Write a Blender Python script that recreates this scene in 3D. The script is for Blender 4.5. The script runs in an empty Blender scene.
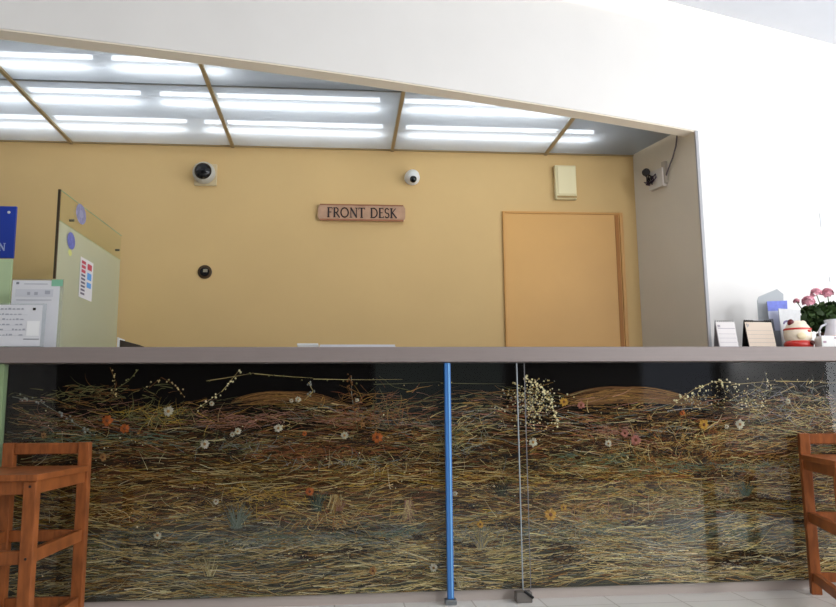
import bpy, bmesh, math, random
from mathutils import Vector, Matrix
random.seed(11)
C = bpy.context.scene.collection
PI = math.pi
SC = bpy.context.scene
SC.view_settings.view_transform = 'Standard'
SC.view_settings.look = 'None'
SC.cycles.max_bounces = 10
SC.cycles.transparent_max_bounces = 16
SC.cycles.sample_clamp_indirect = 6.0

# ------------------------------------------------------------------ colours and materials
def lin(c):
    c /= 255.0
    return c / 12.92 if c <= 0.04045 else ((c + 0.055) / 1.055) ** 2.4
def srgb(r, g, b, k=1.0):
    return (lin(r) * k, lin(g) * k, lin(b) * k, 1.0)

def new_mat(name):
    m = bpy.data.materials.new(name); m.use_nodes = True
    nt = m.node_tree
    return m, nt, nt.nodes['Principled BSDF'], nt.nodes['Material Output']

def pmat(name, col, rough=0.6, metal=0.0, noise=0.0, scale=8.0, spec=0.4, bump=0.0, stretch=None, coat=0.0, emit=None):
    m, nt, b, out = new_mat(name)
    b.inputs['Roughness'].default_value = rough
    b.inputs['Metallic'].default_value = metal
    b.inputs['Specular IOR Level'].default_value = spec
    b.inputs['Coat Weight'].default_value = coat
    b.inputs['Base Color'].default_value = col
    if noise or bump:
        tc = nt.nodes.new('ShaderNodeTexCoord'); mp = nt.nodes.new('ShaderNodeMapping')
        nt.links.new(tc.outputs['Object'], mp.inputs['Vector'])
        if stretch: mp.inputs['Scale'].default_value = stretch
        nz = nt.nodes.new('ShaderNodeTexNoise'); nz.inputs['Scale'].default_value = scale; nz.inputs['Detail'].default_value = 5
        nt.links.new(mp.outputs['Vector'], nz.inputs['Vector'])
        if noise:
            rp = nt.nodes.new('ShaderNodeValToRGB')
            rp.color_ramp.elements[0].position = 0.3; rp.color_ramp.elements[1].position = 0.7
            rp.color_ramp.elements[0].color = tuple(c * (1 - noise) for c in col[:3]) + (1,)
            rp.color_ramp.elements[1].color = tuple(min(1, c * (1 + noise)) for c in col[:3]) + (1,)
            nt.links.new(nz.outputs['Fac'], rp.inputs['Fac'])
            nt.links.new(rp.outputs['Color'], b.inputs['Base Color'])
        if bump:
            bp = nt.nodes.new('ShaderNodeBump'); bp.inputs['Strength'].default_value = bump; bp.inputs['Distance'].default_value = 0.01
            nt.links.new(nz.outputs['Fac'], bp.inputs['Height'])
            nt.links.new(bp.outputs['Normal'], b.inputs['Normal'])
    return m

def glass_mat(name, tint=(1, 1, 1, 1), film=None, film_fac=0.0, refl=0.04):
    """Thin pane: mostly transparent, Schlick reflection, optional translucent frosted film."""
    m, nt, b, out = new_mat(name)
    nt.nodes.remove(b)
    tr = nt.nodes.new('ShaderNodeBsdfTransparent'); tr.inputs['Color'].default_value = tint
    gl = nt.nodes.new('ShaderNodeBsdfGlossy'); gl.inputs['Roughness'].default_value = 0.03
    lw = nt.nodes.new('ShaderNodeLayerWeight'); lw.inputs['Blend'].default_value = 0.5
    pw = nt.nodes.new('ShaderNodeMath'); pw.operation = 'POWER'; pw.inputs[1].default_value = 5
    nt.links.new(lw.outputs['Facing'], pw.inputs[0])
    ma = nt.nodes.new('ShaderNodeMath'); ma.operation = 'MULTIPLY_ADD'; ma.inputs[1].default_value = 0.9; ma.inputs[2].default_value = refl
    nt.links.new(pw.outputs[0], ma.inputs[0])
    base = tr
    if film:
        df = nt.nodes.new('ShaderNodeBsdfDiffuse'); df.inputs['Color'].default_value = film
        tl = nt.nodes.new('ShaderNodeBsdfTranslucent'); tl.inputs['Color'].default_value = film
        ad = nt.nodes.new('ShaderNodeMixShader'); ad.inputs['Fac'].default_value = 0.5
        nt.links.new(df.outputs[0], ad.inputs[1]); nt.links.new(tl.outputs[0], ad.inputs[2])
        mx0 = nt.nodes.new('ShaderNodeMixShader'); mx0.inputs['Fac'].default_value = film_fac
        nt.links.new(tr.outputs[0], mx0.inputs[1]); nt.links.new(ad.outputs[0], mx0.inputs[2])
        base = mx0
    mx = nt.nodes.new('ShaderNodeMixShader')
    nt.links.new(ma.outputs[0], mx.inputs['Fac'])
    nt.links.new(base.outputs[0], mx.inputs[1]); nt.links.new(gl.outputs[0], mx.inputs[2])
    nt.links.new(mx.outputs[0], out.inputs['Surface'])
    return m

def emit_mat(name, col, strength):
    m, nt, b, out = new_mat(name)
    nt.nodes.remove(b)
    e = nt.nodes.new('ShaderNodeEmission'); e.inputs['Color'].default_value = col; e.inputs['Strength'].default_value = strength
    nt.links.new(e.outputs[0], out.inputs['Surface'])
    return m

def attr_mat(name, rough=0.75):
    m, nt, b, out = new_mat(name)
    a = nt.nodes.new('ShaderNodeVertexColor'); a.layer_name = 'Col'
    nt.links.new(a.outputs['Color'], b.inputs['Base Color'])
    b.inputs['Roughness'].default_value = rough
    b.inputs['Specular IOR Level'].default_value = 0.2
    return m

# ------------------------------------------------------------------ mesh builder
class MB:
    def __init__(s): s.v = []; s.f = []; s.c = []
    def add(s, vs, fs, col=None):
        n = len(s.v); s.v += [tuple(v) for v in vs]; s.f += [tuple(i + n for i in f) for f in fs]
        if col is not None: s.c += [col] * len(vs)
        return s
    def box(s, x0, x1, y0, y1, z0, z1):
        return s.add([(x0,y0,z0),(x1,y0,z0),(x1,y1,z0),(x0,y1,z0),(x0,y0,z1),(x1,y0,z1),(x1,y1,z1),(x0,y1,z1)],
              [(3,2,1,0),(4,5,6,7),(0,1,5,4),(1,2,6,5),(2,3,7,6),(3,0,4,7)])
    def prism(s, pts, z0, z1):
        """pts counter-clockwise (x,y)"""
        n = len(pts)
        vs = [(x, y, z0) for x, y in pts] + [(x, y, z1) for x, y in pts]
        fs = [tuple(range(n - 1, -1, -1)), tuple(range(n, 2 * n))]
        fs += [(i, (i + 1) % n, n + (i + 1) % n, n + i) for i in range(n)]
        return s.add(vs, fs)
    def plate(s, pts, y0, y1):
        """pts (x,z) outline seen from the front (-y), counter-clockwise; y0 front, y1 back"""
        n = len(pts)
        vs = [(x, y0, z) for x, z in pts] + [(x, y1, z) for x, z in pts]
        fs = [tuple(range(n)), tuple(range(2 * n - 1, n - 1, -1))]
        fs += [((i + 1) % n, i, n + i, n + (i + 1) % n) for i in range(n)]
        return s.add(vs, fs)
    def lathe(s, prof, cx=0, cy=0, cz=0, n=24, axis='z'):
        """prof [(r, h)...] bottom to top"""
        vs, fs = [], []
        for r, h in prof:
            for i in range(n):
                a = 2 * PI * i / n
                x, y = r * math.cos(a), r * math.sin(a)
                vs.append((cx + x, cy + y, cz + h) if axis == 'z' else (cx + x, cy - h, cz + y))
        for k in range(len(prof) - 1):
            for i in range(n):
                fs.append((k*n+i, k*n+(i+1) % n, (k+1)*n+(i+1) % n, (k+1)*n+i))
        fs.append(tuple(range(n - 1, -1, -1))); m = (len(prof) - 1) * n
        fs.append(tuple(range(m, m + n)))
        return s.add(vs, fs)
    def tube(s, pts, r, n=8, col=None):
        pts = [Vector(p) for p in pts]; vs, fs = [], []
        up = Vector((0.13, 0.31, 0.94)).normalized()
        for k, p in enumerate(pts):
            d = (pts[min(k + 1, len(pts) - 1)] - pts[max(k - 1, 0)]).normalized()
            a = d.cross(up)
            if a.length < 0.05: a = d.cross(Vector((1, 0, 0)))
            a.normalize(); b = d.cross(a)
            rr = r[k] if isinstance(r, (list, tuple)) else r
            for i in range(n):
                t = 2 * PI * i / n
                vs.append(p + a * rr * math.cos(t) + b * rr * math.sin(t))
        for k in range(len(pts) - 1):
            for i in range(n):
                fs.append((k*n+i, k*n+(i+1) % n, (k+1)*n+(i+1) % n, (k+1)*n+i))
        fs.append(tuple(range(n - 1, -1, -1))); m = (len(pts) - 1) * n
        fs.append(tuple(range(m, m + n)))
        return s.add(vs, fs, col)
    def ell(s, c, r, nu=20, nv=12):
        vs, fs = [], []
        for j in range(1, nv):
            t = PI * j / nv
            for i in range(nu):
                a = 2 * PI * i / nu
                vs.append((c[0] + r[0]*math.sin(t)*math.cos(a), c[1] + r[1]*math.sin(t)*math.sin(a), c[2] - r[2]*math.cos(t)))
        for j in range(nv - 2):
            for i in range(nu):
                fs.append((j*nu+i, j*nu+(i+1) % nu, (j+1)*nu+(i+1) % nu, (j+1)*nu+i))
        b = len(vs); vs += [(c[0], c[1], c[2] - r[2]), (c[0], c[1], c[2] + r[2])]
        for i in range(nu):
            fs.append((b, (i+1) % nu, i)); k = (nv - 2) * nu
            fs.append((b + 1, k + i, k + (i+1) % nu))
        return s.add(vs, fs)

def wloc(o):
    v = Vector((0, 0, 0))
    while o is not None: v += Vector(o.location); o = o.parent
    return v

def obj(name, mb, mat, parent=None, loc=None, local=False, smooth=False, bevel=0.0):
    """One mesh object. Builder coordinates are world ones unless local=True."""
    base = Vector((0, 0, 0)) if local else (wloc(parent) if parent is not None else Vector(loc or (0, 0, 0)))
    me = bpy.data.meshes.new(name)
    me.from_pydata([tuple(Vector(v) - base) for v in mb.v], [], mb.f)
    if mb.c:
        at = me.color_attributes.new('Col', 'FLOAT_COLOR', 'POINT')
        at.data.foreach_set('color', [x for c in mb.c for x in c])
    me.materials.append(mat); me.update()
    o = bpy.data.objects.new(name, me); C.objects.link(o)
    if parent is not None: o.parent = parent
    elif loc: o.location = loc
    if smooth:
        for p in me.polygons: p.use_smooth = True
    if bevel:
        b = o.modifiers.new('bevel', 'BEVEL'); b.width = bevel; b.segments = 2; b.limit_method = 'ANGLE'; b.angle_limit = 0.7
    return o
def tag(o, label, cat, group=None, kind=None):
    o['label'] = label; o['category'] = cat
    if group: o['group'] = group
    if kind: o['kind'] = kind
    return o
def thing(name, label, cat, loc, rz=0.0, group=None):
    o = bpy.data.objects.new(name, None); C.objects.link(o)
    o.location = loc; o.rotation_euler = (0, 0, rz); o.empty_display_size = 0.1
    return tag(o, label, cat, group)
def struct(name, mb, mat, parent=None, **k):
    o = obj(name, mb, mat, parent, **k)
    if parent is None: o['kind'] = 'structure'
    return o
def dup(root, loc, rz, label, group=None):
    r = root.copy(); C.objects.link(r); r.location = loc; r.rotation_euler = (0, 0, rz)
    r['label'] = label
    if group: r['group'] = group
    for ch in list(root.children):
        c = ch.copy(); C.objects.link(c); c.parent = r
        for g in ch.children:
            d = g.copy(); C.objects.link(d); d.parent = c
    return r

# ------------------------------------------------------------------ materials
M = {}
M['white_wall'] = pmat('white_plaster', srgb(232, 229, 225), 0.85, noise=0.02, scale=3, bump=0.03)
M['soffit'] = pmat('beige_soffit', srgb(240, 230, 212), 0.8)
M['ceiling'] = pmat('ceiling_white', srgb(222, 225, 232), 0.9, noise=0.01)
M['yellow'] = pmat('yellow_wall', srgb(213, 180, 124), 0.75, noise=0.025, scale=2.5, bump=0.04)
M['beige'] = pmat('beige_wall', srgb(222, 212, 194), 0.8, noise=0.03, scale=3)
M['door'] = pmat('door_ochre', srgb(214, 165, 96), 0.5, noise=0.03, scale=3)
M['door_frame'] = pmat('door_frame_ochre', srgb(204, 152, 84), 0.5)
M['slab'] = pmat('counter_laminate', srgb(138, 126, 122), 0.42, noise=0.03, scale=30, stretch=(0.2, 4, 4))
M['kick'] = pmat('kick_plate', srgb(188, 175, 167), 0.6, noise=0.05, scale=5, stretch=(0.4, 1, 3))
M['dark'] = pmat('dark_board', srgb(34, 27, 24), 0.7)
M['black'] = pmat('black_gloss', (0.006, 0.006, 0.007, 1), 0.15)
M['white'] = pmat('white_plastic', srgb(226, 226, 222), 0.45)
M['cream'] = pmat('cream_plastic', srgb(226, 214, 170), 0.5)
M['wood'] = pmat('orange_wood', srgb(144, 82, 42), 0.45, noise=0.3, scale=9, stretch=(6, 1.2, 1.2), spec=0.25)
M['gold'] = pmat('gold_divider', srgb(166, 146, 108), 0.5, 0.2)
M['steel'] = pmat('grey_steel', srgb(128, 132, 134), 0.4, 0.6)
M['paper'] = pmat('paper_white', srgb(222, 222, 226), 0.8)
M['ink'] = pmat('ink_grey', srgb(128, 132, 142), 0.8)
M['blue'] = pmat('sign_blue', srgb(24, 56, 158), 0.5)
M['pale_green'] = pmat('pale_green', srgb(196, 216, 172), 0.5)
M['edge_blue'] = pmat('edge_film_blue', srgb(62, 118, 184), 0.35)
M['glass'] = glass_mat('clear_glass', (0.94, 0.96, 0.95, 1), refl=0.035)
M['green_glass'] = glass_mat('green_glass', (0.93, 0.97, 0.90, 1), refl=0.03)
M['green_frost'] = glass_mat('green_frosted_glass', (0.8, 0.93, 0.78, 1), srgb(238, 247, 224), 0.62, 0.03)
M['acrylic'] = glass_mat('clear_acrylic', (0.95, 0.97, 0.97, 1), srgb(225, 228, 232), 0.12, 0.04)

# ------------------------------------------------------------------ camera (solved from the vanishing points)
cam = bpy.data.cameras.new('camera'); co = bpy.data.objects.new('camera', cam); C.objects.link(co)
rot = Matrix(((0.995187, -0.00478814, -0.09787705), (-0.09750369, -0.14818361, -0.98414158), (-0.00979157, 0.98894827, -0.14793727)))
# columns of the camera-to-world matrix are the camera axes
co.matrix_world = Matrix.Translation((0, 0, 0.784)) @ rot.to_4x4()
cam.sensor_width = 36; cam.lens = 36 * 787 / 836; cam.clip_start = 0.05
SC.camera = co

# ------------------------------------------------------------------ plan of the curved white front wall
PLAN = [(-3.6, 2.62), (-2.6, 2.86), (-1.375, 3.13), (-0.852, 3.239), (-0.275, 3.365), (0.324, 3.52), (0.678, 3.625), (1.058, 3.735), (1.534, 3.88), (1.974, 4.027), (3.07, 4.39), (5.2, 5.10)]
def wall_y(x):
    for (x0, y0), (x1, y1) in zip(PLAN, PLAN[1:]):
        if x <= x1: return y0 + (y1 - y0) * (x - x0) / (x1 - x0)
    return PLAN[-1][1]
def cr(x):   # smooth version: box filter of the polyline
    return sum(wall_y(min(5.2, max(-3.6, x + d))) for d in (-0.24, -0.16, -0.08, 0, 0.08, 0.16, 0.24)) / 7
XS = [-3.5 + 0.1 * i for i in range(55)] + [1.974]
ZH, ZC, ZU, YW = 2.37, 2.40, 3.05, 4.54
TH = 0.095

mb = MB()
front = [(x, cr(x)) for x in XS]
back = [(x + 0.0, cr(x) + TH) for x in XS]
mb.prism(front + back[::-1], ZH + 0.002, 3.4)
struct('wall_front', mb, M['white_wall'])
mb = MB()
xs2 = [1.974] + [2.1 + 0.1 * i for i in range(31)]
mb.prism([(x, cr(x)) for x in xs2] + [(x, cr(x) + TH) for x in xs2[::-1]], 0.0, 3.4)
struct('wall_right', mb, M['white_wall'])
mb = MB()
mb.prism([(x, cr(x) + 0.006) for x in XS[:-1]] + [(1.968, cr(1.968) + 0.006)] + [(1.968, cr(1.968) + TH)] + [(x, cr(x) + TH) for x in XS[:-1][::-1]], ZH - 0.004, ZH + 0.002)
struct('trim_1', mb, M['soffit'])
# corner bead on the right reveal of the opening
mb = MB(); yb = cr(1.974)
mb.prism([(1.962, yb - 0.003), (1.978, yb - 0.003), (1.978, yb + 0.012), (1.962, yb + 0.012)], 0, ZH)
struct('trim_2', mb, pmat('corner_bead', srgb(176, 176, 180), 0.4))
# rest of the shell
mb = MB(); mb.box(-3.5, 1.80, YW, YW + 0.1, 0, 2.7); struct('wall_back', mb, M['yellow'])
mb = MB(); mb.prism([(1.80, YW), (1.963, cr(1.97) + 0.013), (2.03, cr(1.97) + TH + 0.02), (1.90, YW + 0.02)], 0, 2.7); struct('wall_side', mb, M['beige'])
mb = MB(); mb.box(-3.6, -3.5, -3.1, 4.64, 0, 3.4); struct('wall_left', mb, M['white_wall'])
mb = MB(); mb.box(-3.6, 5.2, -3.2, -3.1, 0, 3.4); struct('wall_rear', mb, pmat('rear_wall_taupe', srgb(66, 60, 54), 0.8))
mb = MB()
for y0, y1, z0, z1 in ((-3.1, 5.1, 0, 0.15), (-3.1, 5.1, 2.7, 3.4), (-3.1, -0.2, 0.15, 2.7), (3.3, 5.1, 0.15, 2.7)): mb.box(5.1, 5.2, y0, y1, z0, z1)
struct('wall_east', mb, M['white_wall'])

# tiled floor
m, nt, b, out = new_mat('floor_tiles')
tc = nt.nodes.new('ShaderNodeTexCoord'); br = nt.nodes.new('ShaderNodeTexBrick')
br.offset = 0.0; br.inputs['Scale'].default_value = 1.0
for k, v in (('Mortar Size', 0.0035), ('Brick Width', 0.3), ('Row Height', 0.3), ('Mortar Smooth', 0.1), ('Bias', 0.0)): br.inputs[k].default_value = v
br.inputs['Color1'].default_value = srgb(244, 241, 235); br.inputs['Color2'].default_value = srgb(240, 236, 229); br.inputs['Mortar'].default_value = srgb(206, 200, 190)
mp = nt.nodes.new('ShaderNodeMapping'); mp.inputs['Location'].default_value = (0.02, 0.17, 0)
nt.links.new(tc.outputs['Object'], mp.inputs['Vector']); nt.links.new(mp.outputs['Vector'], br.inputs['Vector'])
nz = nt.nodes.new('ShaderNodeTexNoise'); nz.inputs['Scale'].default_value = 9; nz.inputs['Detail'].default_value = 6
mx = nt.nodes.new('ShaderNodeMixRGB'); mx.blend_type = 'MULTIPLY'; mx.inputs['Fac'].default_value = 0.12
nt.links.new(br.outputs['Color'], mx.inputs[1]); nt.links.new(nz.outputs['Fac'], mx.inputs[2])
nt.links.new(mx.outputs[0], b.inputs['Base Color']); b.inputs['Roughness'].default_value = 0.35
mb = MB(); mb.box(-3.6, 5.2, -3.2, 5.2, -0.06, 0.0); struct('floor', mb, m)

# lobby ceiling stops short of the wall: a lit cove runs along the gap
mb = MB()
xs3 = [-3.5 + 0.1 * i for i in range(87)]
mb.prism([(-3.5, -3.1), (5.1, -3.1)] + [(x, cr(x) - 0.09) for x in xs3[::-1]], ZU, ZU + 0.03)
struct('ceiling', mb, M['ceiling'])
mb = MB(); mb.box(-3.6, 5.2, -3.2, 5.2, 3.4, 3.45); struct('ceiling_slab', mb, M['ceiling'])

# ------------------------------------------------------------------ office door, sunk into the yellow wall surround
mb = MB()
mb.box(0.966, 0.980, YW - 0.014, YW + 0.01, 0, 2.032); mb.box(1.690, 1.712, YW - 0.014, YW + 0.01, 0, 2.032); mb.box(0.980, 1.690, YW - 0.014, YW + 0.01, 2.018, 2.032)
fr = struct('door_1', mb, M['door_frame'], bevel=0.003)
mb = MB(); mb.box(0.980, 1.690, YW - 0.006, YW + 0.01, 0.0, 2.018)
obj('door_leaf', mb, M['door'], fr)
mb = MB(); mb.box(1.662, 1.684, YW - 0.010, YW - 0.006, 0.0, 2.016)
obj('door_stop', mb, pmat('door_stop', srgb(170, 112, 50), 0.6), fr)

# ------------------------------------------------------------------ office ceiling: translucent panels, tubes above, gold dividers
m, nt, b, out = new_mat('ribbed_diffuser')
nt.nodes.remove(b)
tr = nt.nodes.new('ShaderNodeBsdfTransparent'); tr.inputs['Color'].default_value = (0.55, 0.57, 0.6, 1)
tl = nt.nodes.new('ShaderNodeBsdfTranslucent'); tl.inputs['Color'].default_value = (0.50, 0.525, 0.555, 1)
df = nt.nodes.new('ShaderNodeBsdfDiffuse'); df.inputs['Color'].default_value = (0.33, 0.36, 0.38, 1)
a1 = nt.nodes.new('ShaderNodeMixShader'); a1.inputs['Fac'].default_value = 0.30
nt.links.new(tl.outputs[0], a1.inputs[1]); nt.links.new(df.outputs[0], a1.inputs[2])
a2 = nt.nodes.new('ShaderNodeMixShader'); a2.inputs['Fac'].default_value = 0.9
nt.links.new(tr.outputs[0], a2.inputs[1]); nt.links.new(a1.outputs[0], a2.inputs[2])
nt.links.new(a2.outputs[0], out.inputs['Surface'])
M['diffuser'] = m
M['tube'] = emit_mat('tube_glow', (0.93, 0.97, 1.0, 1), 15.5)
xd = [-3.45, -2.49, -1.553, -0.636, 0.304, 1.246, 1.93]
YR = 3.69
names_a = ['far left', 'second', 'third', 'fourth', 'fifth', 'sixth']
lab_back = ['ribbed ceiling light panel over the far left of the office, out past the first gold bar',
  'ribbed ceiling light panel by the yellow wall, cut off at the left photo edge',
  'ribbed ceiling light panel by the yellow wall, above the black dome camera',
  'ribbed ceiling light panel by the yellow wall, directly above the front desk sign',
  'ribbed ceiling light panel between white dome camera and the cream wall box',
  'dark ribbed ceiling panel in the corner above the beige side wall']
lab_front = ['ribbed ceiling light panel near the lobby wall at the far left, mostly hidden',
  'front ribbed ceiling light panel left of the leftmost gold bar, under the lobby wall',
  'front ribbed ceiling light panel between the two leftmost gold bars, nearest the lobby wall',
  'narrow dark ribbed ceiling panel wedged under the lobby wall, left of centre']
for i in range(1, 6):
    x0, x1 = xd[i] + 0.008, xd[i + 1] - 0.008
    xr = [x0 + (x1 - x0) * k / 8 for k in range(9)]
    if i == 5: pts = [(x0, YW - 0.004), (x0, cr(x0) + TH + 0.01), (1.90, cr(1.90) + TH + 0.02), (1.79, YW - 0.004)]
    else:
        pts = [(x, max(YR + 0.006, cr(x) + TH + 0.01)) for x in xr] + [(x1, YW - 0.004), (x0, YW - 0.004)]
        pts = pts
    if i == 5: pts = pts[1:] + pts[:1]
    mb = MB(); n = len(pts); mb.add([(x, y, ZC) for x, y in pts], [tuple(range(n - 1, -1, -1))])
    o = obj('ceiling_light_panel', mb, M['diffuser'], loc=((x0 + x1) / 2, 4.1, ZC))
    tag(o, lab_back[i], 'ceiling panel', 'ribbed light panels in the office ceiling')
    fp = [(x, cr(x) + TH + 0.01) for x in xr if cr(x) + TH + 0.03 < YR]
    if i <= 3 and len(fp) > 2:
        pts = fp + [(fp[-1][0], YR - 0.006), (x0, YR - 0.006)]
        mb = MB(); n = len(pts); mb.add([(x, y, ZC) for x, y in pts], [tuple(range(n - 1, -1, -1))])
        o = obj('ceiling_light_panel', mb, M['diffuser'], loc=((x0 + x1) / 2, 3.5, ZC))
        tag(o, lab_front[i], 'ceiling panel', 'ribbed light panels in the office ceiling')
k = 3
for i in range(2, 6):
    x = xd[i]; mb = MB(); mb.box(x - 0.009, x + 0.009, cr(x) + TH + 0.004, YW - 0.001, ZC - 0.012, ZC + 0.03)
    struct('trim_%d' % k, mb, M['gold']); k += 1
mb = MB(); mb.box(-3.45, 0.30, YR - 0.006, YR + 0.006, ZC - 0.004, ZC + 0.03); struct('trim_%d' % k, mb, M['steel']); k += 1
mb = MB(); mb.box(-3.45, 1.80, YW - 0.014, YW - 0.0005, ZC - 0.006, ZC + 0.006); struct('trim_%d' % k, mb, M['gold']); k += 1
# plenum above
mb = MB()
pl = [(x, cr(x) + TH + 0.005) for x in [-3.45 + 0.2 * i for i in range(28)]] + [(1.80, YW)] + [(-3.45, YW)]
mb.prism(pl, 2.56, 2.60); struct('ceiling_plenum', mb, pmat('plenum_grey', srgb(205, 208, 212), 0.8))
# tubes
tubes = [(3.92, -2.14, -1.02, 'fluorescent tube in the middle row at far left'), (3.92, -0.92, 0.20, 'fluorescent tube in the middle row above the black dome camera'),
  (3.92, 0.33, 1.20, 'fluorescent tube in the middle row half hidden by the lobby wall'),
  (4.29, -1.98, -0.86, 'fluorescent tube nearest the yellow wall above the glass screen'), (4.29, -0.76, 0.235, 'fluorescent tube nearest the yellow wall above the front desk sign'),
  (4.29, 0.37, 1.47, 'fluorescent tube nearest the yellow wall above the door'),
  (3.53, -2.2, -1.14, 'fluorescent tube nearest the lobby wall at the left edge'), (3.53, -1.05, -0.53, 'short fluorescent tube nearest the lobby wall')]
for y, x0, x1, lb in tubes:
    mb = MB(); mb.tube([(x0, y, ZC + 0.05), (x1, y, ZC + 0.05)], 0.012, 12)
    o = obj('fluorescent_tube', mb, M['tube'], loc=((x0 + x1) / 2, y, ZC + 0.05)); tag(o, lb + ', behind ribbed panel', 'light tube', 'fluorescent tubes above the office ceiling panels')

# ------------------------------------------------------------------ counter
YF = 3.50
XL, XR = -1.432, 3.2
mb = MB(); mb.box(-3.2, XR, YF, 3.95, 1.046, 1.114)
tag(obj('counter_top', mb, M['slab'], loc=(0.3, 3.7, 1.046), bevel=0.003), 'long grey-mauve laminate counter top of the reception desk', 'counter top')
desk = thing('reception_desk', 'reception desk base with pale kick plate under the grey counter top', 'desk', (0.8, 3.7, 0))
mb = MB(); mb.box(-3.2, XR, 3.588, 3.90, 0.055, 1.045); obj('desk_body', mb, M['dark'], desk)
mb = MB(); mb.box(-3.2, XR, 3.588, 3.90, 0.0, 0.055); obj('kick_plate', mb, M['kick'], desk)
# pale green end panel at the left
endp = thing('end_panel', 'pale green glass panel at the left end of the counter front', 'panel', (-1.62, 3.55, 0))
mb = MB(); mb.box(-1.85, -1.463, 3.548, 3.580, 0.0005, 1.044); obj('panel_sheet', mb, M['pale_green'], endp)
mb = MB(); mb.box(-1.462, -1.434, 3.535, 3.580, 0.0005, 1.044); obj('edge_strip', mb, pmat('green_edge', srgb(150, 172, 128), 0.3), endp)

# ---- pressed dried grass panel
panel = thing('dried_grass_panel', 'dark panel of pressed dried grasses and flowers across the counter front', 'decorative panel', (0.5, 3.575, 0.06))
m, nt, b, out = new_mat('panel_backing')
tc = nt.nodes.new('ShaderNodeTexCoord'); sp = nt.nodes.new('ShaderNodeSeparateXYZ'); nt.links.new(tc.outputs['Object'], sp.inputs[0])
nz = nt.nodes.new('ShaderNodeTexNoise'); nz.inputs['Scale'].default_value = 3.5; nz.inputs['Detail'].default_value = 4
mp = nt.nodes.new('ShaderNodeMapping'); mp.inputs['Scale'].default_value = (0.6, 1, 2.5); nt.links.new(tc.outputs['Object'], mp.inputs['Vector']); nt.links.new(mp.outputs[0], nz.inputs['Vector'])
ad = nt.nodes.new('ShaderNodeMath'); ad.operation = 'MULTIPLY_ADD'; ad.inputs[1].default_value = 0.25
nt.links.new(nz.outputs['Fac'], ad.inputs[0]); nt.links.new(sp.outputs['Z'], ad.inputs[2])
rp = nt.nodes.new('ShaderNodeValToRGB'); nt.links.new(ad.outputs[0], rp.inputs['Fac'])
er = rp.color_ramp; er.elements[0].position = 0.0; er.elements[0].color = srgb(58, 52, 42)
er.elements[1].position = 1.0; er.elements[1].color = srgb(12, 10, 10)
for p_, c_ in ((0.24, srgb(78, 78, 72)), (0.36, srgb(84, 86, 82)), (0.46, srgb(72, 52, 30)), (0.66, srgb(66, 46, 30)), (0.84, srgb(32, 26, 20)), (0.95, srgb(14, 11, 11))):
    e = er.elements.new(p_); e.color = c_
nt.links.new(rp.outputs['Color'], b.inputs['Base Color']); b.inputs['Roughness'].default_value = 0.9; b.inputs['Specular IOR Level'].default_value = 0.05
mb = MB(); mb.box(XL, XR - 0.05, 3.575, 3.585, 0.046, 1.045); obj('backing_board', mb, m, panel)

G = 1.22
def colr(c, k=1.0):
    j = random.uniform(0.72, 1.25) * k * G
    return (lin(c[0]) * j, lin(c[1]) * j * random.uniform(0.94, 1.06), lin(c[2]) * j * random.uniform(0.88, 1.1), 1.0)
gr = MB()
def strand(x, z, L, ang, w, curve, col, y, n=6, wav=0.0):
    """a dry blade lying flat in the panel"""
    vs = []; a = ang; px, pz = x, z; st = L / n; ph = random.uniform(0, 6.28)
    for i in range(n + 1):
        t = i / n
        ww = w * (1 - 0.75 * t) * 0.5
        nx, nz_ = -math.sin(a), math.cos(a)
        zz0, zz1 = pz + nz_ * ww, pz - nz_ * ww
        vs.append((px + nx * ww, y, min(1.04, max(0.05, zz0)))); vs.append((px - nx * ww, y - 0.0006, min(1.04, max(0.05, zz1))))
        px += math.cos(a) * st; pz += math.sin(a) * st
        a += curve / n + wav * math.sin(ph + t * 9) / n
    if min(v[0] for v in vs) < XL + 0.005 or max(v[0] for v in vs) > XR - 0.06: return
    gr.add(vs, [(2*i, 2*i+1, 2*i+3, 2*i+2) for i in range(n)], col)
def dot(x, z, r, col, y):
    if x - r < XL: return
    k = random.uniform(0, 1); n = 6
    vs = [(x + r * math.cos(k + i * PI / 3) * random.uniform(0.7, 1.1), y, z + r * math.sin(k + i * PI / 3) * random.uniform(0.7, 1.1)) for i in range(n)]
    gr.add(vs + [(x, y - 0.003, z)], [(i, (i + 1) % n, n) for i in range(n)], col)
STRAW, OCHRE, BROWN, OLIVE, PINK, TEAL, RUST, PALE, DARK, GREY = (176,154,104), (146,108,52), (96,62,30), (98,94,58), (138,98,82), (90,102,86), (122,70,42), (204,190,150), (44,32,22), (116,116,108)
MUST = (160, 128, 50)
# (z0, z1, count, length range, angle sd, width, palette, x-range)
bands = [
 (0.80, 0.90, 1000, (0.03, 0.18), 0.16, 0.0024, (BROWN, OLIVE, DARK, PINK, BROWN, OCHRE, DARK), None),
 (0.66, 0.84, 2900, (0.03, 0.20), 0.16, 0.0026, (BROWN, BROWN, PINK, OLIVE, OCHRE, DARK, GREY, RUST, STRAW, DARK), None),
 (0.52, 0.72, 3500, (0.03, 0.20), 0.14, 0.0026, (BROWN, OCHRE, BROWN, OLIVE, RUST, DARK, STRAW, BROWN, OCHRE, DARK), None),
 (0.34, 0.58, 4600, (0.03, 0.22), 0.13, 0.0027, (OCHRE, OCHRE, BROWN, STRAW, RUST, MUST, DARK, OLIVE, BROWN, STRAW), None),
 (0.22, 0.38, 2300, (0.03, 0.22), 0.15, 0.0026, (GREY, TEAL, STRAW, OLIVE, GREY, OCHRE, DARK, STRAW), None),
 (0.05, 0.30, 5000, (0.04, 0.28), 0.11, 0.0027, (STRAW, OCHRE, STRAW, PALE, BROWN, OLIVE, DARK, GREY, STRAW), None),
]
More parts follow.
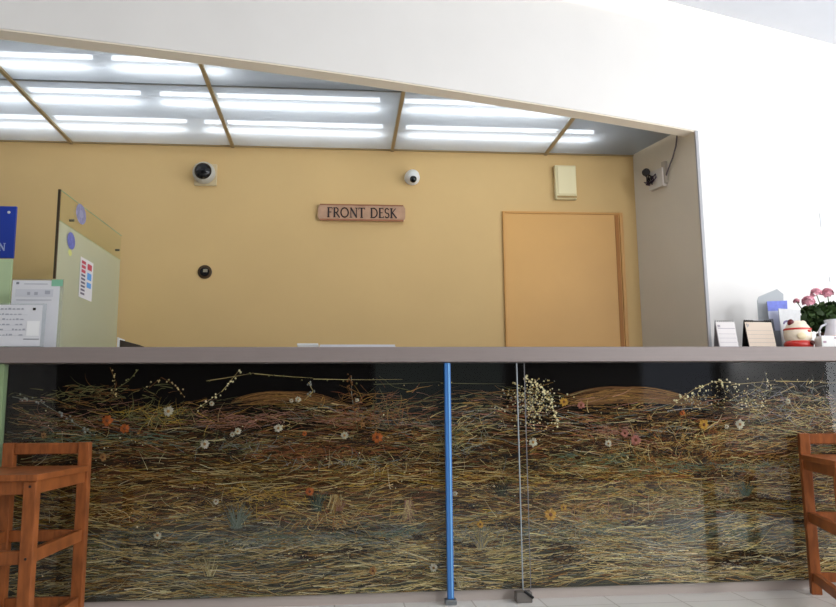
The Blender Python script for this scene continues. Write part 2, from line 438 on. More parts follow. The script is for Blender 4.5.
for bi, (z0, z1, n, Lr, sd, w, pal, xr) in enumerate(bands):
    for i in range(n):
        x = random.uniform(XL - 0.05, XR - 0.1); z = random.uniform(z0, z1)
        # loose drifts: patches thin out or thicken along the panel
        if math.sin(x * 3.1 + bi * 1.7) * math.sin(x * 7.7 + z * 9) < random.uniform(-1.6, -0.1) and random.random() < 0.65: continue
        z += 0.02 * math.sin(x * 2.3 + bi) + 0.012 * math.sin(x * 9 + bi * 2)
        L = random.uniform(*Lr) * random.uniform(0.6, 1.1); a = random.gauss(0, sd) + 0.10 * math.sin(x * 6 + z * 14) + (PI if random.random() < 0.5 else 0)
        c = random.choice(pal)
        k = 1.08 + 0.22 * max(-1, min(1, x - 0.4))  # strands brighten to the right: the side lighting is painted into their colour
        strand(x, z, L, a, w * random.uniform(0.5, 1.6), random.gauss(0, 0.25), colr(c, k), 3.5735 - 0.010 * i / n - bi * 0.0012, n=6, wav=random.uniform(0, 1.6))
# broad patches of one plant: (px-measured) x, z, width, height, palette, count, angle sd
patches = [
 (-0.80, 0.82, 0.30, 0.05, (OLIVE, MUST, OLIVE), 170, 0.9), (-1.05, 0.915, 0.40, 0.06, (OLIVE, BROWN, OLIVE), 120, 0.25), (-0.45, 0.80, 0.34, 0.04, (PINK, PINK, BROWN), 130, 0.2),
 (-1.05, 0.72, 0.55, 0.04, (TEAL, OLIVE, TEAL), 150, 0.2), (-0.45, 0.68, 0.3, 0.05, (OLIVE, GREY, OLIVE), 90, 0.8), (0.0, 0.80, 0.3, 0.03, (PINK, BROWN), 90, 0.12),
 (0.16, 0.83, 0.34, 0.10, (OCHRE, RUST, OLIVE, BROWN), 150, 1.3), (0.02, 0.615, 0.5, 0.035, (GREY, STRAW, OLIVE), 130, 0.9), (-0.1, 0.66, 0.6, 0.05, (RUST, BROWN, RUST), 140, 0.08),
 (-0.35, 0.46, 0.35, 0.06, (MUST, MUST, OCHRE), 150, 0.5), (-0.9, 0.42, 0.8, 0.05, (STRAW, OCHRE), 150, 0.35), (0.55, 0.70, 0.30, 0.14, (OLIVE, GREY, OLIVE, STRAW), 170, 1.0), (0.85, 0.45, 0.22, 0.06, (OLIVE, BROWN), 60, 0.5),
 (1.00, 0.57, 0.5, 0.10, (STRAW, OCHRE, OLIVE), 170, 0.35), (1.25, 0.73, 0.30, 0.03, (PINK, PINK, RUST), 90, 0.25), (1.55, 0.64, 0.55, 0.20, (OCHRE, STRAW, RUST, OCHRE), 420, 1.3),
 (1.68, 0.565, 0.6, 0.03, (TEAL, OLIVE, TEAL), 150, 0.15), (1.15, 0.60, 0.5, 0.04, (OLIVE, TEAL, OLIVE), 120, 0.3), (2.05, 0.80, 0.5, 0.15, (GREY, STRAW, OLIVE, BROWN), 240, 0.6), (2.3, 0.72, 0.4, 0.2, (BROWN, OLIVE, STRAW), 150, 0.5),
 (1.35, 0.47, 0.7, 0.05, (MUST, OCHRE, OLIVE), 160, 0.35), (1.15, 0.36, 0.4, 0.06, (OCHRE, PINK, STRAW), 150, 1.2), (1.75, 0.26, 0.6, 0.05, (TEAL, TEAL, GREY), 160, 0.25), (1.1, 0.30, 0.5, 0.05, (TEAL, GREY), 110, 0.2),
 (-0.2, 0.285, 0.7, 0.04, (TEAL, GREY, GREY), 150, 0.2), (0.25, 0.30, 0.2, 0.03, (TEAL, GREY), 60, 0.4), (-0.8, 0.25, 0.7, 0.05, (GREY, OLIVE, STRAW), 140, 0.3), (0.6, 0.28, 0.35, 0.06, (STRAW, GREY), 80, 1.2), (1.7, 0.42, 0.7, 0.07, (OLIVE, STRAW, OLIVE), 190, 0.6),
 (-0.05, 0.36, 0.3, 0.05, (OCHRE, STRAW, RUST), 110, 1.1), (-1.2, 0.80, 0.4, 0.06, (BROWN, OLIVE, PINK), 110, 0.4), (2.0, 0.55, 0.5, 0.06, (GREY, PINK, STRAW), 120, 0.5),
]
for x, z, w, h, pal, n, sd in patches:
    for i in range(n):
        sx, sz = x + random.gauss(0, w * 0.33), z + random.gauss(0, h * 0.4)
        strand(sx, min(0.95, sz), random.uniform(0.02, 0.085), random.gauss(0, sd * 0.85) + (PI if random.random() < .5 else 0), random.uniform(0.0016, 0.0038), random.gauss(0, 0.9), colr(random.choice(pal), 1.0), 3.5560 - 0.003 * random.random(), n=4)
# brown arching mound of combed grass near the top right of centre, and one on the left
for cx_, z0_, wd, ht in ((1.33, 0.86, 0.62, 0.075), (-0.28, 0.87, 0.40, 0.06)):
    for i in range(90 if cx_ > 0 else 45):
        t = random.random(); xs_ = cx_ - wd / 2 + random.uniform(0, 0.15)
        k = random.uniform(0.2, 1.0); nseg = 10; vs = []
        for s_ in range(nseg + 1):
            u = s_ / nseg; xx = xs_ + wd * 0.9 * u; zz = z0_ + ht * k * math.sin(PI * (0.15 + 0.85 * u)) - 0.02 * (1 - k)
            vs += [(xx, 3.5685, zz + 0.0013), (xx, 3.5680, zz - 0.0013)]
        gr.add(vs, [(2*q, 2*q+1, 2*q+3, 2*q+2) for q in range(nseg)], colr(random.choice((BROWN, OCHRE, BROWN, (120, 84, 46))), 0.8))
# twigs with small buds
def sprig(pts, col, budcol, buds, r=0.005, y=3.553, w=0.003):
    for (x0, z0), (x1, z1) in zip(pts, pts[1:]):
        strand(x0, z0, math.hypot(x1 - x0, z1 - z0), math.atan2(z1 - z0, x1 - x0), w, 0.05, colr(col), y, n=3)
        for k_ in range(buds):
            t = random.random()
            dot(x0 + (x1 - x0) * t + random.gauss(0, 0.008), min(1.03, z0 + (z1 - z0) * t + random.gauss(0, 0.008)), r * random.uniform(0.6, 1.2), colr(budcol), y - 0.002)
sprig([(-1.40, 0.905), (-1.28, 0.88), (-1.15, 0.80), (-1.06, 0.74)], GREY, GREY, 9, 0.006)
sprig([(-1.0, 1.03), (-0.97, 0.96), (-0.99, 0.88)], BROWN, STRAW, 6, 0.004); sprig([(-0.88, 1.02), (-0.92, 0.97), (-1.02, 0.90)], OLIVE, OLIVE, 4)
sprig([(-0.83, 0.94), (-0.78, 0.985), (-0.72, 0.95), (-0.68, 0.90)], BROWN, STRAW, 6, 0.004)
sprig([(-0.58, 0.97), (-0.38, 1.0), (-0.12, 0.975), (0.28, 0.965)], STRAW, OLIVE, 5, 0.004); sprig([(-0.62, 0.85), (-0.52, 0.92), (-0.44, 1.02)], STRAW, PALE, 8, 0.005)
sprig([(0.05, 0.99), (0.05, 0.92), (0.06, 0.84)], GREY, BROWN, 14, 0.006); sprig([(-0.14, 0.96), (-0.12, 0.92), (-0.16, 0.88)], STRAW, GREY, 5, 0.006)
sprig([(0.15, 0.95), (0.45, 0.955), (0.75, 0.945)], OLIVE, STRAW, 3, 0.003)
# tree-shaped spray of tiny white seed heads right of the second glass joint
for i in range(520):
    a = random.uniform(-0.25, 1.0) * PI; rr = abs(random.gauss(0, 0.5))
    x = 0.85 + random.gauss(0, 0.055) + 0.05 * random.random(); z = 0.86 + random.gauss(0, 0.055)
    if z > 0.975: continue
    dot(x, z, random.uniform(0.002, 0.005), colr(random.choice((PALE, STRAW, GREY))), 3.552)
sprig([(0.84, 0.98), (0.92, 0.93), (0.965, 0.86), (0.985, 0.76)], STRAW, PALE, 16, 0.006)
sprig([(1.55, 0.86), (1.65, 0.92), (1.75, 0.955), (1.85, 0.945)], STRAW, PALE, 10, 0.006)
for i in range(260):
    u = random.random(); x = 1.58 + 0.42 * u; z = 0.84 + 0.10 * math.sin(PI * u * 0.8 + 0.3) * random.random() + random.gauss(0, 0.012)
    dot(x, z, random.uniform(0.002, 0.0045), colr(random.choice((PALE, STRAW, GREY, DARK))), 3.552)
sprig([(1.83, 0.94), (2.05, 0.955), (2.3, 0.95)], STRAW, PALE, 6, 0.004); sprig([(2.0, 1.0), (2.01, 0.94), (1.98, 0.88)], GREY, PALE, 6, 0.004)
for i in range(130):
    strand(1.85 + random.uniform(0, 0.45), random.uniform(0.78, 0.95), random.uniform(0.03, 0.11), random.gauss(-0.2, 0.5), 0.0024, random.gauss(0, 1), colr(random.choice((GREY, STRAW, BROWN, (118, 112, 126))), 0.85), 3.553)
# fans
def fan(x, z, r, n, pal, spread=1.0, tilt=PI / 2):
    for i in range(n):
        strand(x + random.gauss(0, 0.008), z, r * random.uniform(0.5, 1.0), tilt + random.uniform(-spread, spread), 0.004, random.gauss(0, 0.4), colr(random.choice(pal), 0.72), 3.552, n=4)
fan(-0.44, 0.335, 0.12, 60, (TEAL, GREY, (120, 132, 118)), 0.7); fan(-0.1, 0.40, 0.10, 45, ((48, 58, 48), TEAL), 0.5); fan(0.0, 0.40, 0.07, 30, (PINK, RUST), 0.6)
fan(0.62, 0.22, 0.13, 40, (STRAW, GREY), 0.7); fan(1.86, 0.43, 0.08, 40, ((70, 84, 66), TEAL), 0.8); fan(-0.02, 0.47, 0.1, 30, (OCHRE, STRAW), 0.5, -PI / 2); fan(0.72, 0.45, 0.09, 40, (DARK, (60, 66, 40)), 0.9)
fan(0.3, 0.44, 0.12, 30, (STRAW, PINK), 0.4, -PI / 2); fan(-0.55, 0.14, 0.10, 14, (PALE, STRAW), 0.5); fan(0.52, 0.06, 0.10, 12, (PALE, STRAW), 0.5)
# patches of dark strands laid over the drifts, standing for darker gaps
for i in range(60):
    hx, hz = random.uniform(XL + .1, XR - .2), random.uniform(0.12, 0.84)
    for q in range(26):
        strand(hx + random.gauss(0, 0.06), hz + random.gauss(0, 0.010), random.uniform(0.03, 0.10), random.gauss(0, 0.15), 0.0045, random.gauss(0, 0.4), colr(random.choice((DARK, DARK, (30, 24, 18), BROWN)), 0.7), 3.5545, n=4)
# foreground straws and fine crossing stalks
for i in range(520):
    z = random.choice((random.uniform(0.06, 0.25), random.uniform(0.1, 0.62), random.uniform(0.3, 0.8)))
    strand(random.uniform(XL, XR - .3), z, random.uniform(0.04, 0.20), random.gauss(0, 0.15) + (PI if random.random() < .5 else 0), random.uniform(0.0018, 0.003), random.gauss(0, 0.25), colr(random.choice((STRAW, PALE, OCHRE, STRAW)), 0.9), 3.5515 - 0.001 * random.random(), wav=0.8)
for i in range(220):
    strand(random.uniform(XL, XR - .3), random.uniform(0.08, 0.8), random.uniform(0.03, 0.10), random.uniform(0.4, 2.7), 0.0022, random.gauss(0, 0.6), colr(random.choice((STRAW, OCHRE, PALE)), 0.85), 3.5505)
for i in range(2600):
    x = random.uniform(XL + .02, XR - .1); z = random.uniform(0.07, 0.86)
    if math.sin(x * 5 + z * 11) + math.sin(x * 13 - z * 17) < 0.2: continue
    dot(x, z, random.uniform(0.0016, 0.0042), colr(random.choice((STRAW, OCHRE, BROWN, OLIVE, PALE, DARK, PINK)), 0.9), 3.5508)
o = obj('dried_grass', gr, attr_mat('dry_grass'), panel); o['kind'] = 'stuff'

# pressed flower heads
def flower(x, z, r, pc, cc, petals=15):
    mb = MB(); y = 3.549
    for i in range(petals):
        a = 2 * PI * i / petals + random.uniform(-0.2, 0.2); rr = r * random.uniform(0.85, 1.1); hw = PI / petals * 1.9
        P = lambda rad, ang, yy: (x + rad * math.cos(ang), yy, z + rad * math.sin(ang))
        mb.add([P(0.15 * r, a, y - 0.003), P(0.65 * rr, a - hw, y - 0.003), P(rr, a, y), P(0.65 * rr, a + hw, y - 0.002)], [(0, 1, 2, 3)], colr(pc, 0.62))
    n = 8
    mb.add([(x + 0.3 * r * math.cos(i * PI / 4), y - 0.003, z + 0.3 * r * math.sin(i * PI / 4)) for i in range(n)] + [(x, y - 0.007, z)], [(i, (i + 1) % n, n) for i in range(n)], colr(cc, 0.6))
    return obj('dried_flower', mb, M['petal'], panel)
M['petal'] = attr_mat('petal')
WHT, ORA, TAN, YEL, PK = (206, 196, 172), (190, 100, 44), (176, 128, 76), (200, 150, 60), (178, 112, 98)
for x, z, r, c in [(-0.744, 0.838, .024, WHT), (-1.0, 0.80, .026, ORA), (-0.925, 0.765, .022, ORA), (-1.01, 0.645, .018, TAN), (-0.585, 0.695, .022, WHT), (-0.445, 0.748, .016, WHT), (-0.468, 0.735, .012, WHT),
    (-0.27, 0.76, .02, WHT), (-0.185, 0.885, .014, WHT), (-0.215, 0.88, .010, WHT), (-0.56, 0.87, .012, WHT), (0.165, 0.715, .026, ORA), (0.02, 0.725, .018, WHT), (0.10, 0.77, .012, TAN), (0.075, 0.88, .01, WHT), (-0.155, 0.735, .012, ORA),
    (0.51, 0.465, .012, WHT), (1.02, 0.865, .022, YEL), (1.10, 0.85, .02, PK), (1.22, 0.675, .017, WHT), (0.87, 0.685, .022, WHT), (1.68, 0.755, .026, YEL), (1.855, 0.755, .024, WHT), (1.79, 0.745, .012, WHT), (1.35, 0.69, .026, PK), (1.30, 0.72, .02, PK),
    (1.77, 0.455, .018, TAN), (0.94, 0.365, .03, YEL), (0.145, 0.145, .02, TAN), (0.41, 0.15, .02, WHT), (-0.77, 0.315, .018, WHT), (-1.14, 0.30, .014, TAN), (-0.53, 0.45, .014, WHT), (1.58, 0.81, .014, ORA), (-0.13, 0.485, .02, ORA), (1.0, 0.395, .018, YEL),
    (0.62, 0.33, .018, YEL), (2.1, 0.86, .014, WHT), (1.42, 0.79, .014, TAN), (-1.26, 0.74, .014, TAN)]:
    flower(x, z, r, c, TAN if c is WHT else RUST)

# ---- protective glass in front of the panel, in three panes
def pane(x0, x1, y, lab):
    t = thing('display_glass', lab, 'glass', ((x0 + x1) / 2, y, 0.05), group='glass panes over the dried grass panel')
    mb = MB(); mb.add([(x0, y, 0.05), (x1, y, 0.05), (x1, y, 1.044), (x0, y, 1.044)], [(0, 1, 2, 3)]); obj('sheet', mb, M['glass'], t)
    return t
pane(XL, 0.466, 3.540, 'long clear glass pane over the dried grasses left of the blue strip')
pane(0.494, 0.800, 3.540, 'narrow clear glass pane between blue strip and clear glass joint')
gp = pane(0.806, XR - 0.06, 3.534, 'long clear glass pane over the dried grasses right of the clear joint')
edge_m = pmat('polished_glass_edge', srgb(165, 172, 176), 0.25)
mb = MB(); mb.box(0.798, 0.802, 3.524, 3.536, 0.05, 1.044); obj('glass_edge', mb, edge_m, gp)
mb = MB(); mb.box(0.834, 0.837, 3.528, 3.533, 0.05, 1.044); obj('joint_strip', mb, pmat('joint_grey', srgb(120, 118, 120), 0.4), gp)  # grey strip painting in the reflection of the glass edge
bs = thing('blue_edge_strip', 'bright blue upright edge strip running from counter top to floor', 'edge strip', (0.478, 3.525, 0))
mb = MB(); mb.box(0.466, 0.494, 3.515, 3.542, 0.022, 1.044); obj('strip', mb, M['edge_blue'], bs, bevel=0.004)
mb = MB(); mb.box(0.4835, 0.4885, 3.5135, 3.516, 0.03, 1.043); obj('highlight_bead', mb, pmat('pale_blue_bead', srgb(132, 192, 240), 0.3), bs)  # pale sliver painting a highlight onto the blue strip
mb = MB(); mb.box(0.455, 0.505, 3.505, 3.553, 0.0, 0.022); obj('foot_bracket', mb, M['steel'], bs, bevel=0.003)
fb = thing('glass_clamp', 'small dark grey floor clamp at the foot of the clear glass joint', 'clamp', (0.80, 3.53, 0))
mb = MB(); mb.box(0.765, 0.835, 3.500, 3.553, 0.0, 0.045); obj('clamp_block', mb, pmat('clamp_grey', srgb(110, 104, 98), 0.5), fb, bevel=0.004)
mb = MB(); mb.tube([(0.800, 3.50, 0.05), (0.838, 3.497, 0.022)], 0.006, 8); obj('clamp_lever', mb, M['black'], fb)

# ------------------------------------------------------------------ stools
st = thing('bar_stool', 'orange-brown wooden bar stool with low open back at the left end of the counter', 'stool', (-1.208, 3.18, 0), 0, 'wooden stools at the counter')
W, D, P_ = 0.172, 0.30, 0.044
for sx in (-1, 1):
    x0, x1 = (-W, -W + P_) if sx < 0 else (W - P_, W)
    mb = MB(); mb.box(x0, x1, -D, -D + P_, 0, 0.593); obj('leg', mb, M['wood'], st, local=True, bevel=0.003)
    mb = MB(); mb.box(x0, x1, D - P_, D, 0, 0.712); obj('leg', mb, M['wood'], st, local=True, bevel=0.003)
mb = MB(); mb.prism([(-W - .004, -D - .006), (W + .004, -D - .006), (W + .004, D - P_ - .002), (W - P_ - .002, D - P_ - .002), (W - P_ - .002, D - .004), (-W + P_ + .002, D - .004), (-W + P_ + .002, D - P_ - .002), (-W - .004, D - P_ - .002)], 0.593, 0.616)
obj('seat', mb, M['wood'], st, local=True, bevel=0.003)
mb = MB(); mb.box(-W + P_, W - P_, D - 0.034, D - 0.008, 0.664, 0.710); obj('back_rail', mb, M['wood'], st, local=True, bevel=0.003)
def rail(name, zs):
    for z0, z1 in zs:
        for sx in (-1, 1):
            x0 = sx * (W - P_ / 2); mb = MB(); mb.box(x0 - 0.012, x0 + 0.012, -D + P_, D - P_, z0, z1); obj(name, mb, M['wood'], st, local=True, bevel=0.002)
        for y in (-D + P_ / 2, D - P_ / 2):
            mb = MB(); mb.box(-W + P_, W - P_, y - 0.012, y + 0.012, z0, z1); obj(name, mb, M['wood'], st, local=True, bevel=0.002)
rail('apron', [(0.548, 0.593)])
rail('stretcher', [(0.315, 0.360), (0.055, 0.095)])
for sx in (-1, 1):
    for z in (0.575, 0.335):
        mb = MB(); mb.lathe([(0.005, 0), (0.004, 0.003)], sx * (W - P_ / 2), -D + 0.0005, z, 10, 'y'); obj('plug', mb, M['dark'], st, local=True)
dup(st, (2.180, 3.18, 0), math.radians(-19), 'orange-brown wooden bar stool turned askew at the right end of the counter', 'wooden stools at the counter')

# ------------------------------------------------------------------ lettering helper: flat strokes
def stroke(mb, pts, w, y0=0.0, y1=0.003):
    for (x0, z0), (x1, z1) in zip(pts, pts[1:]):
        d = math.hypot(x1 - x0, z1 - z0) or 1e-6; nx, nz = -(z1 - z0) / d * w / 2, (x1 - x0) / d * w / 2
        ex, ez = (x1 - x0) / d * w * 0.25, (z1 - z0) / d * w * 0.25
        mb.plate([(x0 - ex - nx, z0 - ez - nz), (x1 + ex - nx, z1 + ez - nz), (x1 + ex + nx, z1 + ez + nz), (x0 - ex + nx, z0 - ez + nz)], y0, y1)
def arc(cx, cz, rx, rz, a0, a1, n=12):
    return [(cx + rx * math.cos(math.radians(a0 + (a1 - a0) * i / n)), cz + rz * math.sin(math.radians(a0 + (a1 - a0) * i / n))) for i in range(n + 1)]
TK, TN = 0.17, 0.085   # thick and thin stroke for a cap height of 1
SF = lambda x, z, w=0.26: ([(x - w / 2, z), (x + w / 2, z)], 0.07)
GL = {
 'F': (0.55, [([(0.12, 0), (0.12, 1)], TK), SF(0.12, 0), ([(0.02, 1), (0.52, 1)], TN), ([(0.52, 1), (0.52, 0.84)], 0.06), ([(0.12, 0.53), (0.42, 0.53)], TN)]),
 'R': (0.68, [([(0.12, 0), (0.12, 1)], TK), SF(0.12, 0), ([(0.02, 1), (0.30, 1)], TN), (arc(0.28, 0.75, 0.23, 0.25, 90, -90), 0.12), ([(0.28, 0.5), (0.12, 0.5)], TN), ([(0.28, 0.5), (0.66, -0.03)], 0.14)]),
 'O': (0.88, [(arc(0.44, 0.5, 0.39, 0.5, 0, 360, 28), 0.13)]),
 'N': (0.86, [([(0.14, 0), (0.14, 1)], TN), SF(0.14, 0), ([(0.06, 1.0), (0.20, 1.0)], 0.07), ([(0.14, 1), (0.74, 0)], TK), ([(0.74, 0), (0.74, 1)], TN), SF(0.74, 1)]),
 'T': (0.70, [([(0.35, 0), (0.35, 1)], TK), SF(0.35, 0), ([(0.02, 1), (0.68, 1)], TN), ([(0.02, 1), (0.02, 0.84)], 0.06), ([(0.68, 1), (0.68, 0.84)], 0.06)]),
 'D': (0.80, [([(0.12, 0), (0.12, 1)], TK), ([(0.02, 1), (0.30, 1)], TN), ([(0.02, 0), (0.30, 0)], TN), (arc(0.30, 0.5, 0.42, 0.5, 90, -90, 16), 0.13)]),
 'E': (0.55, [([(0.12, 0), (0.12, 1)], TK), ([(0.02, 1), (0.48, 1)], TN), ([(0.02, 0), (0.52, 0)], TN), ([(0.12, 0.53), (0.40, 0.53)], TN), ([(0.48, 1), (0.48, 0.86)], 0.06), ([(0.52, 0), (0.52, 0.15)], 0.06)]),
 'S': (0.52, [(arc(0.25, 0.75, 0.19, 0.25, 30, 270, 14) + arc(0.25, 0.25, 0.21, 0.25, 90, -150, 14), 0.12)]),
 'K': (0.70, [([(0.12, 0), (0.12, 1)], TK), SF(0.12, 0), SF(0.12, 1), ([(0.14, 0.48), (0.58, 1.0)], TN), ([(0.22, 0.56), (0.66, 0.0)], 0.15)]),
 ' ': (0.42, []),
}
def text_parts(txt, x, z, h, y0, y1, mat, parent, width=None):
    tot = sum(GL[c][0] + 0.09 for c in txt) - 0.09
    k = (width / (tot * h)) if width else 1.0
    cx_ = x
    for c in txt:
        adv, st_ = GL[c]; mb = MB()
        for pts, w in st_: stroke(mb, [(cx_ + px * h * k, z + pz * h) for px, pz in pts], w * h, y0, y1)
        if mb.v: obj('letter', mb, mat, parent)
        cx_ += (adv + 0.09) * h * k

# ---- FRONT DESK sign
sg = thing('front_desk_sign', 'pinkish-brown wall plaque lettered FRONT DESK with beaded edge on yellow wall', 'sign', (0.122, YW, 2.007))
ol = []
x0, x1, z0, z1 = -0.135, 0.379, 1.956, 2.052
def wavy(a, b, n, along):
    return [(a + (b - a) * i / n) for i in range(n)]
pts = []
for i in range(48): pts.append((x0 + 0.012 + (x1 - x0 - 0.024) * i / 48, z0 + (0.004 if i % 2 else 0)))
pts += [(x1 - 0.012, z0), (x1 - 0.004, z0 + 0.012), (x1, z0 + 0.02), (x1, z1 - 0.02), (x1 - 0.006, z1 - 0.010)]
for i in range(48): pts.append((x1 - 0.012 - (x1 - x0 - 0.024) * i / 48, z1 - (0.004 if i % 2 else 0)))
pts += [(x0 + 0.012, z1), (x0 + 0.006, z1 - 0.010), (x0, z1 - 0.02), (x0, z0 + 0.02), (x0 + 0.004, z0 + 0.012)]
mb = MB(); mb.plate(pts, YW - 0.022, YW - 0.0005); obj('board', mb, pmat('sign_wood', srgb(184, 146, 118), 0.6, noise=0.12, scale=30), sg)
mb = MB(); mb.box(x0 + 0.012, x1 - 0.012, YW - 0.026, YW - 0.020, z0 - 0.003, z0 + 0.007); mb.box(x0 + 0.012, x1 - 0.012, YW - 0.026, YW - 0.020, z1 - 0.006, z1)
obj('edge_molding', mb, pmat('sign_edge', srgb(158, 104, 72), 0.6), sg)
text_parts('FRONT DESK', -0.080, 1.974, 0.056, YW - 0.0245, YW - 0.021, pmat('letter_dark', srgb(46, 34, 32), 0.6), sg, 0.408)

# ---- cameras and fittings on the yellow wall
ca = thing('security_camera', 'black dome security camera on a square pale plate, high on the yellow wall', 'security camera', (-0.79, YW, 2.22))
mb = MB(); mb.box(-0.852, -0.722, YW - 0.014, YW - 0.0005, 2.152, 2.285); obj('mounting_plate', mb, pmat('plate_beige', srgb(206, 186, 146), 0.6), ca, bevel=0.006)
mb = MB(); mb.lathe([(0.064, 0), (0.064, 0.022), (0.056, 0.040), (0.050, 0.044)], -0.795, YW - 0.013, 2.226, 32, 'y'); obj('ring', mb, pmat('ring_grey', srgb(188, 184, 172), 0.4), ca, smooth=False)
mb = MB(); mb.lathe([(0.050, 0.0), (0.048, 0.012), (0.040, 0.023), (0.026, 0.031), (0.010, 0.035), (0.002, 0.036)], -0.795, YW - 0.050, 2.226, 32, 'y'); obj('dome', mb, M['black'], ca, smooth=True)

wd = thing('dome_camera', 'small white dome security camera with dark lens right of the sign', 'security camera', (0.423, YW, 2.228))
mb = MB(); mb.lathe([(0.046, 0.0005), (0.046, 0.012), (0.043, 0.020)], 0.423, YW, 2.228, 28, 'y'); obj('base', mb, M['white'], wd)
mb = MB(); mb.ell((0.423, YW - 0.030, 2.228), (0.042, 0.045, 0.042)); obj('body', mb, M['white'], wd, smooth=True)
mb = MB(); mb.lathe([(0.020, 0), (0.020, 0.012), (0.012, 0.020), (0.004, 0.022)], 0.424, YW - 0.060, 2.200, 20, 'y'); obj('lens', mb, M['black'], wd, smooth=False)

wo = thing('wall_outlet', 'small round dark socket low on the yellow wall below the black camera', 'socket', (-0.776, YW, 1.643))
mb = MB(); mb.lathe([(0.040, 0.0005), (0.040, 0.006), (0.036, 0.009), (0.030, 0.009)], -0.776, YW, 1.643, 28, 'y'); obj('cover', mb, pmat('socket_dark', srgb(70, 50, 26), 0.4), wo)
mb = MB(); mb.lathe([(0.026, 0), (0.026, 0.003)], -0.776, YW - 0.009, 1.643, 24, 'y'); obj('socket_face', mb, M['black'], wo)
mb = MB(); mb.box(-0.784, -0.760, YW - 0.0145, YW - 0.011, 1.640, 1.658); obj('tab', mb, pmat('tab_grey', srgb(150, 140, 120), 0.4), wo)

bx_ = thing('wall_box', 'cream rectangular wall box above the door', 'wall box', (1.36, YW, 2.22))
mb = MB(); mb.box(1.292, 1.424, YW - 0.035, YW - 0.0005, 2.105, 2.318); obj('housing', mb, M['cream'], bx_, bevel=0.006)
mb = MB(); mb.box(1.306, 1.418, YW - 0.040, YW - 0.034, 2.135, 2.308); obj('cover', mb, pmat('cream_cover', srgb(232, 220, 176), 0.5), bx_, bevel=0.003)
mb = MB(); mb.box(1.300, 1.420, YW - 0.041, YW - 0.034, 2.112, 2.124); obj('vent_slot', mb, pmat('slot_brown', srgb(168, 140, 86), 0.6), bx_)

# ---- junction box with loose wires on the beige side wall (local frame along the wall)
ax, ay = 1.963 - 1.80, (cr(1.97) + 0.013) - YW; ln = math.hypot(ax, ay); ux, uy = ax / ln, ay / ln
nx_, ny_ = uy, -ux          # wall normal towards the office
if nx_ > 0: nx_, ny_ = -nx_, -ny_
def sw(s, d, z): return (1.80 + ux * s + nx_ * d, YW + uy * s + ny_ * d, z)
jb = thing('junction_box', 'open white junction box with dark loose wires on the beige side wall', 'junction box', sw(0.22, 0, 2.20))
def sbox(mb, s0, s1, d0, d1, z0, z1):
    vs = [sw(s, d, z) for z in (z0, z1) for s, d in ((s0, d0), (s1, d0), (s1, d1), (s0, d1))]
    mb.add(vs, [(0,1,2,3),(7,6,5,4),(4,5,1,0),(5,6,2,1),(6,7,3,2),(7,4,0,3)])
mb = MB(); sbox(mb, 0.165, 0.285, 0.0005, 0.03, 2.125, 2.235); obj('box', mb, pmat('box_white', srgb(214, 206, 198), 0.5), jb)
mb = MB(); sbox(mb, 0.27, 0.30, 0.0005, 0.02, 2.14, 2.27); obj('bracket', mb, pmat('box_grey', srgb(186, 174, 160), 0.5), jb)
for q in range(7):
    a, b_ = random.uniform(0.12, 0.24), random.uniform(2.13, 2.25)
    pts = [sw(0.20 + random.gauss(0, 0.012), 0.028, 2.195)]
    for s_ in range(6): pts.append(sw(0.4 * a + 0.6 * 0.19 + random.gauss(0, 0.014), 0.033 + random.uniform(0, 0.02), 0.5 * b_ + 0.5 * 2.2 + random.gauss(0, 0.017)))
    mb = MB(); mb.tube(pts, 0.0034, 6); obj('wire', mb, M['dark'] if q % 3 else pmat('wire_purple', srgb(66, 44, 70), 0.5), jb)
mb = MB(); mb.lathe([(0.022, 0), (0.022, 0.02)], *sw(0.165, 0.05, 2.235), 14, 'y'); obj('wire_connector', mb, M['dark'], jb)
cb = MB(); cb.tube([sw(0.29, 0.012, 2.175), sw(0.325, 0.016, 2.215), sw(0.365, 0.016, 2.27), sw(0.395, 0.015, 2.33), sw(0.405, 0.012, 2.388)], 0.0045, 8)
tag(obj('cable', cb, pmat('cable_grey', srgb(84, 74, 78), 0.5), loc=sw(0.29, 0, 2.175)), 'thin dark cable rising from the junction box to the ceiling corner', 'cable')

# ------------------------------------------------------------------ left end of the counter top
CT = 1.114
sc = thing('glass_screen', 'tall pale green glass screen with stickers standing on the counter at left', 'glass screen', (-1.25, 3.62, CT))
def sx_(y): return -1.270 + (y - 3.6) * 0.034
mb = MB(); mb.add([(sx_(3.61), 3.61, 1.70), (sx_(4.50), 4.50, 1.70), (sx_(4.50), 4.50, 1.84), (sx_(3.61), 3.61, 1.84)], [(0, 1, 2, 3)]); obj('upper_sheet', mb, M['green_glass'], sc)
mb = MB(); mb.add([(sx_(3.61), 3.61, CT + .001), (sx_(4.50), 4.50, CT + .001), (sx_(4.50), 4.50, 1.70), (sx_(3.61), 3.61, 1.70)], [(0, 1, 2, 3)]); obj('lower_sheet', mb, M['green_frost'], sc)
mb = MB(); mb.box(-1.279, -1.269, 3.600, 3.611, 1.43, 1.842); obj('edge_strip', mb, pmat('screen_edge_dark', srgb(62, 50, 34), 0.4), sc)  # dark reflection at the glass edge put into the strip colour
ge = pmat('screen_edge_green', srgb(150, 170, 120), 0.3)
mb = MB(); mb.tube([(sx_(3.61), 3.61, 1.841), (sx_(4.5), 4.5, 1.841)], 0.0022, 6); mb.tube([(sx_(3.61), 3.61, 1.70), (sx_(4.5), 4.5, 1.70)], 0.002, 6); obj('sheet_edge', mb, ge, sc)
def disc_x(y, z, ry, rz, mat, name, off=0.004, n=24, thick=0.0015):
    x = sx_(y) + off; mb = MB(); vs = [(x, y + ry * math.cos(2*PI*i/n), z + rz * math.sin(2*PI*i/n)) for i in range(n)]
    mb.add(vs, [tuple(range(n))]); return obj(name, mb, mat, sc)
